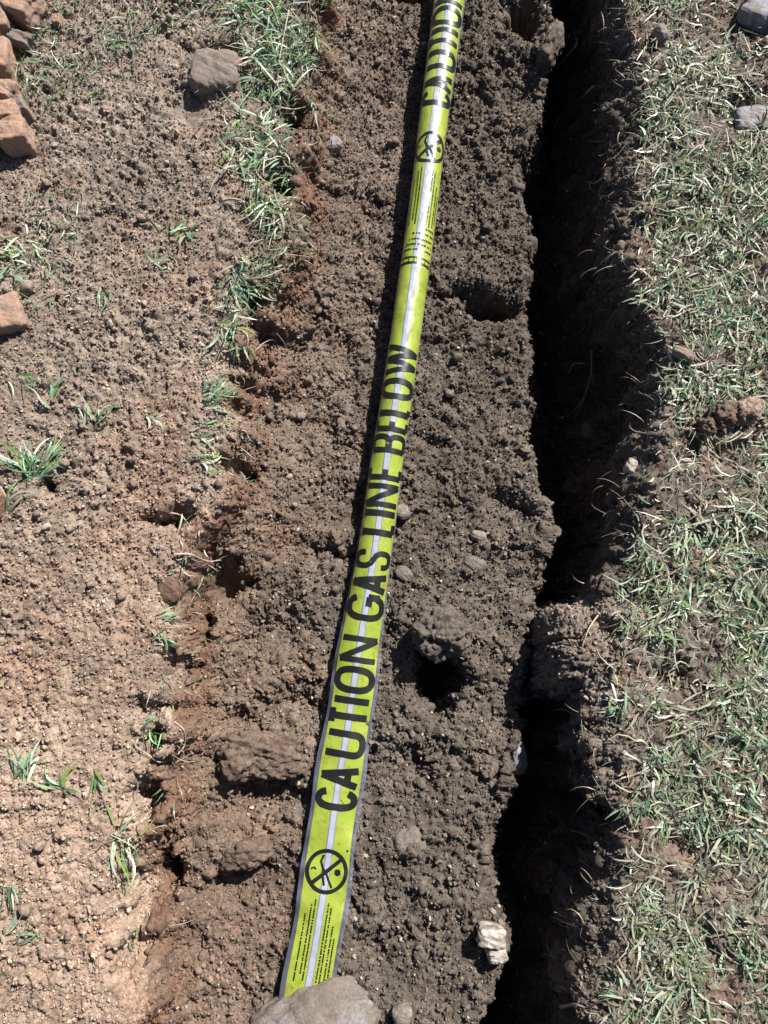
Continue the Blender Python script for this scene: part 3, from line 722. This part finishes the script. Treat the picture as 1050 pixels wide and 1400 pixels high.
BG = 'brick fragments along the left edge'
for (px, py, wp, hp, th, mat, rot, seed, lab) in [
    (28, 12, 66, 44, 0.04, M_BRICK, -0.5, 41, 'reddish brick fragment in the top left corner'),
    (4, 44, 36, 34, 0.04, M_BRICK, 0.2, 42, 'small brick fragment under the corner brick at the left edge'),
    (30, 60, 32, 16, 0.025, M_BRICKG, -0.4, 43, 'dull sliver of brick in the upper left row'),
    (5, 96, 36, 50, 0.05, M_BRICK, 0.05, 44, 'upright orange brick fragment between two dark gaps at the left edge'),
    (12, 138, 28, 24, 0.04, M_BRICK, -0.3, 45, 'pinkish brick fragment just under the upright one'),
    (38, 158, 14, 30, 0.03, M_BRICKG, 0.5, 46, 'thin slanting brick sliver at the right of the row'),
    (18, 166, 30, 30, 0.045, M_BRICK, 0.3, 47, 'orange wedge of brick on top of the square fragment'),
    (27, 195, 38, 38, 0.04, M_BRICK, 0.25, 48, 'square brown brick fragment ending the upper left row'),
    (14, 434, 44, 50, 0.035, M_BRICK, 0.3, 49, 'lone brick lump at the left edge halfway up'),
    (2, 690, 14, 34, 0.03, M_RED, -0.2, 50, 'red-brown chip at the left edge under the grass tuft'),
    (80, 32, 12, 14, 0.016, M_BRICK, 0.0, 51, 'small brick crumb in the grass right of the corner brick')]:
    lump('brick_fragment', lab, 'brick', px, py, wp, hp, th, mat, rot, 0.3, seed, 9.0, 0.34, (random.uniform(-.15, .15), random.uniform(-.15, .15)), BG)
lump('brick', 'dusty grey-brown half brick lying in the turf at upper left', 'brick', 294, 106, 62, 60, 0.045, M_BRICKG, -0.12, 0.42, 61, 4.5, 0.3, (0.05, 0.0), big=True)

CG = 'clods of soil'
BEDT, REDT, TANT = (0.125, 0.105, 0.088), (0.15, 0.095, 0.068), (0.145, 0.106, 0.082)
lump('soil_clod', 'brown clod with grooves beside the tape at the word caution', 'clod', 358, 1030, 102, 58, 0.04, SOIL, -0.05, 0.64, 71, 4.0, 0.8, (0.15, 0.05), CG, True, crumb=0.0032, tint=TANT)
lump('soil_clod', 'broken left end of the grooved brown clod', 'clod', 322, 1036, 44, 40, 0.04, SOIL, 0.4, 0.5, 72, 3.4, 0.5, (0.0, 0.2), CG, crumb=0.004, tint=TANT)
lump('soil_clod', 'crumbly clod overhanging the black hole right of the tape', 'clod', 600, 866, 62, 48, 0.05, SOIL, 0.2, 0.4, 73, 2.6, 0.5, (0, 0), CG, True, crumb=0.0055, tint=BEDT)
lump('soil_clod', 'rounded red-brown clod on the left lip beside the cut', 'clod', 232, 802, 38, 44, 0.035, SOIL, 0.0, 0.55, 74, 2.2, 0.3, (0, 0), CG, tint=REDT)
lump('soil_clod', 'pinkish clod in the grass of the right bank', 'clod', 1018, 564, 32, 30, 0.026, SOIL, 0.3, 0.4, 75, 2.8, 0.4, (0, 0), CG, crumb=0.0025, lift=0.003, tint=(0.27, 0.2, 0.16))
lump('soil_clod', 'lumpy brown clod left of the pinkish clod', 'clod', 980, 572, 26, 26, 0.03, SOIL, 0.1, 0.3, 76, 2.5, 0.5, (0, 0), CG, crumb=0.004, lift=0.003, tint=TANT)
lump('soil_clod', 'small brown clod casting a shadow at the slot edge of the right bank', 'clod', 960, 584, 16, 18, 0.024, SOIL, 0.1, 0.3, 77, 2.5, 0.5, (0, 0), CG, crumb=0.003, tint=TANT)
lump('soil_clod', 'brown clod above the hollow on the bed at lower left', 'clod', 335, 1168, 60, 30, 0.03, SOIL, 0.25, 0.6, 78, 2.4, 0.6, (0.1, 0), CG, crumb=0.0032, tint=TANT)
lump('soil_clod', 'lumpy ridge clod at the far end of the bed', 'clod', 750, 66, 22, 64, 0.045, SOIL, -0.35, 0.5, 79, 2.6, 0.5, (0, 0), CG, crumb=0.0055, tint=BEDT)
lump('soil_clod', 'grey clod perched in the mouth of the slot', 'clod', 828, 800, 22, 28, 0.025, SOIL, -0.35, 0.4, 80, 2.6, 0.5, (0, 0), CG, crumb=0.004, tint=BEDT)

# ------------------------------------------------------------------ roots
def tube(name, pts, r0, r1, mat, label=None, cat=None, group=None, parent=None, origin=None):
    p = np.array(pts, float)
    n = 5 * (len(p) - 1) + 1; u = np.linspace(0, len(p) - 1, n); q = np.stack([np.interp(u, np.arange(len(p)), p[:, k]) for k in range(3)], -1)
    for _ in range(3): q[1:-1] = (q[:-2] + 2 * q[1:-1] + q[2:]) / 4
    d = np.gradient(q, axis=0); d /= np.linalg.norm(d, axis=1, keepdims=True)
    a = np.cross(d, [0.3, 0.2, 0.93]); a /= np.linalg.norm(a, axis=1, keepdims=True); b = np.cross(d, a)
    r = np.linspace(r0, r1, n) * (0.85 + 0.3 * rng.random(n)); k = 6
    ang = np.arange(k) / k * 2 * np.pi
    V = q[:, None] + r[:, None, None] * (np.cos(ang)[None, :, None] * a[:, None] + np.sin(ang)[None, :, None] * b[:, None])
    ix = np.arange(n * k).reshape(n, k); jx = np.roll(ix, -1, 1)
    Q = np.stack([ix[:-1], jx[:-1], jx[1:], ix[1:]], -1).reshape(-1, 4)
    org = q[0] if origin is None else origin
    o = mesh_np(name, V.reshape(-1, 3) - (org if parent is not None else 0), Q, mat, parent, origin=None if parent is not None else org)
    return tag(o, label, cat, group)
def root(pts, r, mat, label, forks=()):
    """pts: photo (x, y, lift off the soil in m)"""
    W = []
    for px, py, up_ in pts:
        p = soil_at(px, py); dr = np.array([0, 0, CAM_H]) - p; W.append(p + dr / np.linalg.norm(dr) * up_)
    o = tube('root', W, r, r * 0.45, mat, label, 'root', 'roots and stalks')
    for fk in forks:
        W2 = []
        for px, py, up_ in fk:
            p = soil_at(px, py); dr = np.array([0, 0, CAM_H]) - p; W2.append(p + dr / np.linalg.norm(dr) * up_)
        tube('rootlet', W2, r * 0.6, r * 0.3, mat, parent=o, origin=np.array(o.location))
    return o
root([(784, 44, .01), (789, 62, .03), (772, 78, .05), (758, 96, .055)], .0022, M_ROOT, 'pale curved root sticking out of the upper right wall')
root([(812, 118, .03), (801, 124, .04), (794, 133, .04)], .002, M_ROOT, 'short pale hooked root below the curved one')
root([(766, 152, .01), (757, 172, .02), (748, 184, .02)], .0016, M_ROOTD, 'thin brown root low on the upper right wall')
root([(822, 240, .012), (812, 250, .03), (806, 246, .03), (808, 258, .03)], .0014, M_ROOT, 'small forked root tip at the wall edge', [[(822, 240, .012), (828, 246, .02), (818, 262, .02)]])
root([(812, 482, .02), (808, 512, .03), (800, 545, .035), (780, 566, .04)], .0018, M_ROOTD, 'long brown root hanging down the dark right wall', [[(800, 545, .035), (792, 556, .04), (784, 572, .045)], [(808, 512, .03), (812, 530, .03)]])
root([(800, 495, .02), (786, 500, .04), (775, 512, .045)], .0013, M_ROOT, 'thin greenish root curling left from the dark wall')
root([(845, 342, .01), (828, 352, .02), (810, 366, .03), (797, 372, .03)], .0014, M_ROOT, 'straight pale stalk across the wall edge')
root([(816, 840, .006), (806, 858, .012), (797, 884, .008)], .0013, M_ROOT, 'thin pale straw lying on the slumped soil')
root([(378, 148, .006), (400, 150, .012), (420, 149, .006)], .0018, M_ROOT, 'pale straight root across the left lip under the turf')
root([(318, 202, .012), (314, 222, .014), (296, 240, .01), (286, 262, .006)], .0016, M_ROOT, 'white wriggly root trailing down the left turf')
root([(306, 278, .004), (316, 272, .012), (332, 274, .012), (334, 282, .005)], .002, M_ROOT, 'white root arched over a stone in the left turf')
root([(394, 12, .02), (388, 50, .022), (380, 90, .016), (378, 128, .006)], .0012, M_ROOT, 'long thin white stalk down the upper left turf')
root([(232, 700, .004), (248, 702, .012), (260, 716, .004)], .0016, M_ROOT, 'small white root arched over the hollow on the left lip')
root([(238, 756, .006), (260, 756, .012), (282, 768, .012), (300, 766, .006)], .0018, M_ROOT, 'pale root bridging the smooth cut in the left lip')
root([(190, 1012, .008), (186, 1024, .01), (200, 1030, .012), (216, 1042, .01), (226, 1040, .006)], .0015, M_ROOT, 'kinked pale root at the lower left lip')
root([(238, 985, .006), (252, 998, .012), (254, 1020, .012), (244, 1030, .006)], .0012, M_ROOT, 'looped thin root right of the lower left tuft')
root([(382, 345, .004), (400, 350, .012), (424, 352, .006)], .0014, M_ROOTD, 'brown root lying out from the left lip onto the slope')
root([(340, 385, .01), (360, 378, .02), (388, 366, .012)], .0014, M_ROOT, 'grey stalk reaching right over the left lip')
root([(766, 1374, .02), (784, 1372, .03), (800, 1378, .02)], .0022, M_ROOTD, 'stubby root in the bottom of the right wall')

# ------------------------------------------------------------------ grass
GREEN = np.array([[0.08, 0.16, 0.05], [0.11, 0.23, 0.10], [0.18, 0.30, 0.16], [0.15, 0.23, 0.05], [0.10, 0.23, 0.15], [0.22, 0.34, 0.22]])
PALE = np.array([[0.33, 0.38, 0.27], [0.42, 0.44, 0.34], [0.23, 0.29, 0.20], [0.38, 0.40, 0.33], [0.28, 0.34, 0.27]])
STRAW = np.array([[0.34, 0.28, 0.19], [0.24, 0.19, 0.135], [0.38, 0.34, 0.265]])
def blades(base, az, length, width, rise, bend, tint, nseg=3):
    """vectorised strips; rise = starting angle above the ground, bend = how far it curls over"""
    n = len(base); t = np.linspace(0, 1, nseg + 1)
    ang = rise[:, None] - bend[:, None] * t[None]
    st = length[:, None] / nseg
    r = np.concatenate([np.zeros((n, 1)), np.cumsum(np.cos(ang[:, :-1]) * st, 1)], 1)
    z = np.concatenate([np.zeros((n, 1)), np.cumsum(np.sin(ang[:, :-1]) * st, 1)], 1)
    z = np.maximum(z, -0.004)
    sw = rng.normal(size=(n, 1)) * 0.35 * t[None] ** 2
    a = az[:, None] + sw
    cx = base[:, 0:1] + r * np.cos(a); cy = base[:, 1:2] + r * np.sin(a); cz = base[:, 2:3] + z
    wd = width[:, None] * np.array([0.65, 1.0, 0.8, 0.12] if nseg == 3 else np.interp(t, [0, .3, .7, 1], [.7, 1, .8, .1]))[None] / 2
    roll_ = rng.normal(size=(n, 1)) * 0.6
    lx = -np.sin(a) * np.cos(roll_); ly = np.cos(a) * np.cos(roll_); lz = np.sin(roll_) * np.ones_like(a)
    Lp = np.stack([cx + lx * wd, cy + ly * wd, cz + lz * wd], -1); Rp = np.stack([cx - lx * wd, cy - ly * wd, cz - lz * wd], -1)
    V = np.stack([Lp, Rp], 2).reshape(n, -1, 3)
    k = 2 * (nseg + 1)
    q = np.array([[2 * i, 2 * i + 1, 2 * i + 3, 2 * i + 2] for i in range(nseg)])
    Q = (q[None] + (np.arange(n) * k)[:, None, None]).reshape(-1, 4)
    # bleached bases
    bl = np.array([0.35, 0.1, 0, 0.1]) if nseg == 3 else np.interp(t, [0, .35, 1], [.4, .05, .05])
    C = tint[:, None] * (1 - bl)[None, :, None] + np.array([0.42, 0.40, 0.30]) * bl[None, :, None]
    C = np.repeat(C, 2, 1).reshape(-1, 3)
    return V, Q, C
def mix_tint(n, g, p):
    u = rng.random(n); out = np.empty((n, 3))
    a = u < g; b = (u >= g) & (u < g + p); c = u >= g + p
    out[a] = GREEN[rng.integers(0, len(GREEN), a.sum())]; out[b] = PALE[rng.integers(0, len(PALE), b.sum())]; out[c] = STRAW[rng.integers(0, len(STRAW), c.sum())]
    return out * (0.7 + 0.6 * rng.random((n, 1)))
def lawn(name, base, g, p, lmin, lmax, wmin, wmax, label, flat=0.5):
    n = len(base)
    cl_ = fbm(base[:, 0] * 24, base[:, 1] * 24, 411, 3)
    tone = np.where(rng.random(n) < 0.75, sstep(0.36, 0.64, cl_), rng.random(n))
    tints = mix_tint(n, g, p) * (1 - 0.5 * tone[:, None]) + mix_tint(n, 0.92, 0.06) * 0.5 * tone[:, None]
    tints = tints * (0.8 + 0.45 * vnoise(base[:, 0] * 60, base[:, 1] * 60, 412))[:, None]
    az = rng.random(n) * 2 * np.pi
    az = np.where(rng.random(n) < 0.35, -np.pi / 2 + rng.normal(size=n) * 0.7, az)
    L = lmin + (lmax - lmin) * rng.random(n) ** 1.6
    V, Q, C = blades(base, az, L, wmin + (wmax - wmin) * rng.random(n), np.abs(rng.normal(size=n)) * flat + 0.08, rng.normal(size=n) * 0.5 + 0.45, tints)
    o = mesh_np(name, V.reshape(-1, 3), Q, BLADE, tint=C); return tag(o, label, 'grass', kind='stuff')
# right bank, in view
dens = fbm(X * 13, Y * 13, 401) * 0.65 + fbm(X * 45, Y * 45, 402) * 0.35 - 0.05 * (1 - sstep(0.0, 0.05, X - xr[:, None]))
edge_c = seg_start[10]
gm = vis & (colid >= edge_c - 3) & (dens > 0.475)
ig = pick(gm, 8000); base = Pf[ig] + np.array([0, 0, 0.001])
lawn('lawn_grass', base, 0.36, 0.38, 0.008, 0.040, 0.0010, 0.0036, 'short trampled green and dry grass covering the right bank', 0.42)
ig = pick(vis & (colid >= edge_c - 2), 5200); base = Pf[ig] + np.array([0, 0, 0.0005])
n_ = len(base)
V, Q, C = blades(base, rng.random(n_) * 6.283, 0.006 + 0.030 * rng.random(n_) ** 2, 0.0008 + 0.0018 * rng.random(n_), 0.1 * rng.random(n_), 0.1 * rng.normal(size=n_), mix_tint(n_, 0.04, 0.4))
V[:, :, 2] += (0.002 + 0.006 * rng.random((n_, 1)))
tag(mesh_np('dry_grass_litter', V.reshape(-1, 3), Q, BLADE, tint=C), 'loose dry clippings strewn between the grass of the right bank', 'grass', kind='stuff')
# right bank beyond the picture
n_ = 26000; bx_ = 0.5 + 2.6 * rng.random(n_) ** 1.3; by_ = -1.2 + 3.6 * rng.random(n_)
keep = (bx_ > 0.60) | (by_ < -0.48) | (by_ > 1.2); base = np.stack([bx_, by_, 0.016 * (fbm(bx_ * 7, by_ * 7, 50) - 0.5) + 0.002], -1)[keep]
lawn('lawn_grass', base, 0.5, 0.3, 0.014, 0.045, 0.002, 0.0055, 'grass lawn running on to the right of the trench', 0.5)
# thin grass on the upper left bank
c1 = unproj(150, 10, 0); gl = vis & (colid < seg_start[1]) & (zpy < 150 - 0.12 * zpx) & (dens > 0.42)
ig = pick(gl, 1900); base = Pf[ig]
lawn('thin_grass', base, 0.5, 0.35, 0.008, 0.034, 0.0009, 0.0024, 'thin grass over the soil at the upper left', 0.5)
ig = pick(vis & (colid < seg_start[1]), 150); base = Pf[ig]
lawn('stray_grass', base, 0.25, 0.4, 0.006, 0.022, 0.001, 0.002, 'stray dry blades strewn over the left bank', 0.2)

dl = X - xl[:, None]
tm = vis & (zpy < 480) & (dl > -0.085 + 0.06 * sstep(180, 430, zpy)) & (dl < 0.004) & (dens > 0.40)
ig = pick(tm, 1250); base = Pf[ig]
lawn('lip_turf', base, 0.40, 0.45, 0.010, 0.044, 0.0011, 0.0034, 'loose strip of turf along the upper edge of the left bank', 0.5)
tm = vis & (zpx < 110) & (zpy > 250) & (zpy < 420) & (dens > 0.45)
lawn('sparse_turf', Pf[pick(tm, 170)], 0.6, 0.3, 0.010, 0.034, 0.001, 0.0028, 'sparse grass on the soil at the left edge', 0.5)
tm = vis & (zpy >= 480) & (zpy < 1300) & (dl > -0.03) & (dl < 0.012) & (dens > 0.42)
lawn('lip_stubble', Pf[pick(tm, 190)], 0.45, 0.35, 0.008, 0.03, 0.001, 0.0026, 'stray blades and rootlets along the lower left edge', 0.35)
# torn root hairs at both cut edges
def hairs(name, base, toward, label):
    n = len(base)
    V, Q, C = blades(base, toward + rng.normal(size=n) * 0.8, 0.012 + 0.035 * rng.random(n) ** 2, 0.0005 + 0.0008 * rng.random(n), 0.3 + 0.5 * rng.normal(size=n), 1.2 + 0.8 * rng.random(n), mix_tint(n, 0.0, 0.2) * 0.9, nseg=6)
    tag(mesh_np(name, V.reshape(-1, 3), Q, BLADE, tint=C), label, 'roots', kind='stuff')
hairs('root_hairs', Pf[pick(vis & (colid >= seg_start[9] - 14) & (colid < seg_start[10] + 4), 420)], math.pi, 'fine torn root hairs along the right cut edge')
hairs('root_hairs', Pf[pick(vis & (colid >= seg_start[1] - 6) & (colid < seg_start[2]), 260)], 0.0, 'fine torn root hairs along the left cut edge')
TG = 'grass tufts on the left bank'
def tuft(label, px, py, rx, ry, n, lmin, lmax, green=0.65, pale=0.25, lean=None, spread=3.1, width=(0.0016, 0.0034), rise=(0.25, 0.9)):
    """one tuft; every blade is a part"""
    p0 = soil_at(px, py); root_o = empty('grass_tuft', p0); tag(root_o, label, 'grass tuft', TG)
    n = int(n * 1.9); lmin *= 1.25; lmax *= 1.3; width = (width[0] * 0.9, width[1] * 1.05)
    for i in range(n):
        a = random.uniform(0, 6.283); r = math.sqrt(random.random())
        b = soil_at(px + rx * r * math.cos(a), py + ry * r * math.sin(a))
        az = (lean if lean is not None else random.uniform(-3.14, 3.14)) + random.uniform(-spread, spread) * (0.5 if lean is not None else 1)
        V, Q, C = blades(b[None] - p0 + np.array([[0, 0, 0.001]]), np.array([az]), np.array([random.uniform(lmin, lmax)]), np.array([random.uniform(*width)]),
                         np.array([random.uniform(*rise)]), np.array([random.uniform(0.3, 1.3)]), mix_tint(1, green * 0.85, pale + green * 0.15) * 1.4, nseg=6)
        mesh_np('blade', V.reshape(-1, 3), Q, BLADE, root_o, tint=C)
    return root_o
UPR, DWN, LFT, RGT = math.pi / 2, -math.pi / 2, math.pi, 0.0
tuft('dense turf tuft on the upper left lip, right of the half brick', 385, 85, 42, 48, 46, 0.018, 0.042, 0.6, 0.3)
tuft('turf at the very top of the left lip', 350, 20, 60, 24, 34, 0.018, 0.04, 0.5, 0.35)
tuft('dense turf tuft below the half brick', 350, 205, 38, 50, 54, 0.018, 0.045, 0.55, 0.33)
tuft('turf fringe hanging over the left lip under the dense tufts', 375, 275, 26, 26, 20, 0.016, 0.036, 0.5, 0.35, DWN, 2.4)
tuft('small bright tuft on bare soil left of the lip', 240, 315, 26, 14, 12, 0.014, 0.028, 0.8, 0.15)
tuft('sparse green tuft near the left edge above the brick lump', 30, 355, 36, 34, 20, 0.016, 0.034, 0.6, 0.3)
tuft('two-bladed sprout on the upper left bank', 142, 398, 5, 5, 4, 0.018, 0.028, 0.9, 0.1, DWN, 2.6)
tuft('small tuft on the bank below the bright tuft', 214, 360, 14, 12, 7, 0.012, 0.024, 0.7, 0.2)
tuft('trailing stalks and blades on the lip halfway up', 328, 380, 18, 40, 22, 0.018, 0.042, 0.45, 0.4, DWN + 0.4, 2.2)
tuft('ragged tuft at the lip below the trailing stalks', 310, 440, 20, 22, 14, 0.014, 0.032, 0.6, 0.3, DWN + 0.6, 2.4)
tuft('green blades on the lip level with the word below', 290, 545, 18, 20, 14, 0.014, 0.028, 0.85, 0.1, RGT - 0.2, 2.6)
tuft('flat pale green blades lying over the lip', 275, 592, 18, 14, 8, 0.016, 0.032, 0.75, 0.2, RGT - 0.3, 1.4, rise=(0.1, 0.3))
tuft('short blades by the hollow in the lip', 275, 630, 18, 12, 6, 0.012, 0.026, 0.8, 0.2, RGT, 1.6, rise=(0.1, 0.4))
tuft('spreading sprout with upright blades on the left bank', 128, 580, 14, 8, 9, 0.022, 0.036, 0.7, 0.2, UPR, 2.6)
tuft('short green sprig right of the spreading sprout', 205, 570, 8, 6, 5, 0.012, 0.02, 0.7, 0.3, RGT, 2.0, rise=(0.15, 0.5))
tuft('pale sprout left of the spreading sprout', 70, 545, 14, 14, 6, 0.016, 0.03, 0.5, 0.4, UPR, 2.2)
tuft('curled blade at the left edge above the big tuft', 20, 515, 14, 8, 4, 0.02, 0.032, 0.6, 0.4, RGT - 0.5, 1.0)
tuft('big green tuft at the left edge beside a dark hole', 45, 648, 22, 22, 26, 0.024, 0.046, 0.75, 0.2, UPR + 0.3, 3.4)
tuft('pale blades creeping from the left edge under the big tuft', 14, 690, 8, 14, 5, 0.024, 0.04, 0.4, 0.5, UPR - 0.5, 1.2)
tuft('wisps of grass over the red cut of the left lip', 218, 860, 12, 26, 9, 0.012, 0.028, 0.6, 0.35, RGT, 1.6, rise=(0.1, 0.4))
tuft('green leafy tuft on the lower left lip', 206, 1000, 16, 18, 14, 0.014, 0.028, 0.8, 0.15)
tuft('thin upright stalks at the lower left edge', 30, 1065, 12, 8, 9, 0.022, 0.042, 0.4, 0.5, UPR - 0.3, 1.4)
tuft('broad two-leaved seedling on the lower left bank', 84, 1076, 5, 5, 4, 0.018, 0.028, 0.95, 0.05, UPR, 2.8, (0.004, 0.0055))
tuft('small curled blade right of the seedling', 132, 1056, 4, 8, 3, 0.018, 0.026, 0.9, 0.1, DWN + 0.4, 1.0, (0.003, 0.004))
tuft('pale crossing blades on the lower left lip', 165, 1150, 18, 22, 11, 0.018, 0.04, 0.55, 0.4, RGT, 4.0, rise=(0.1, 0.5))
tuft('pale blades at the bottom left edge', 12, 1285, 14, 10, 5, 0.022, 0.036, 0.4, 0.5, UPR - 0.8, 1.4)
tuft('stray green blades at the left edge low down', 14, 1212, 12, 6, 4, 0.016, 0.028, 0.6, 0.4, DWN + 0.7, 1.2)
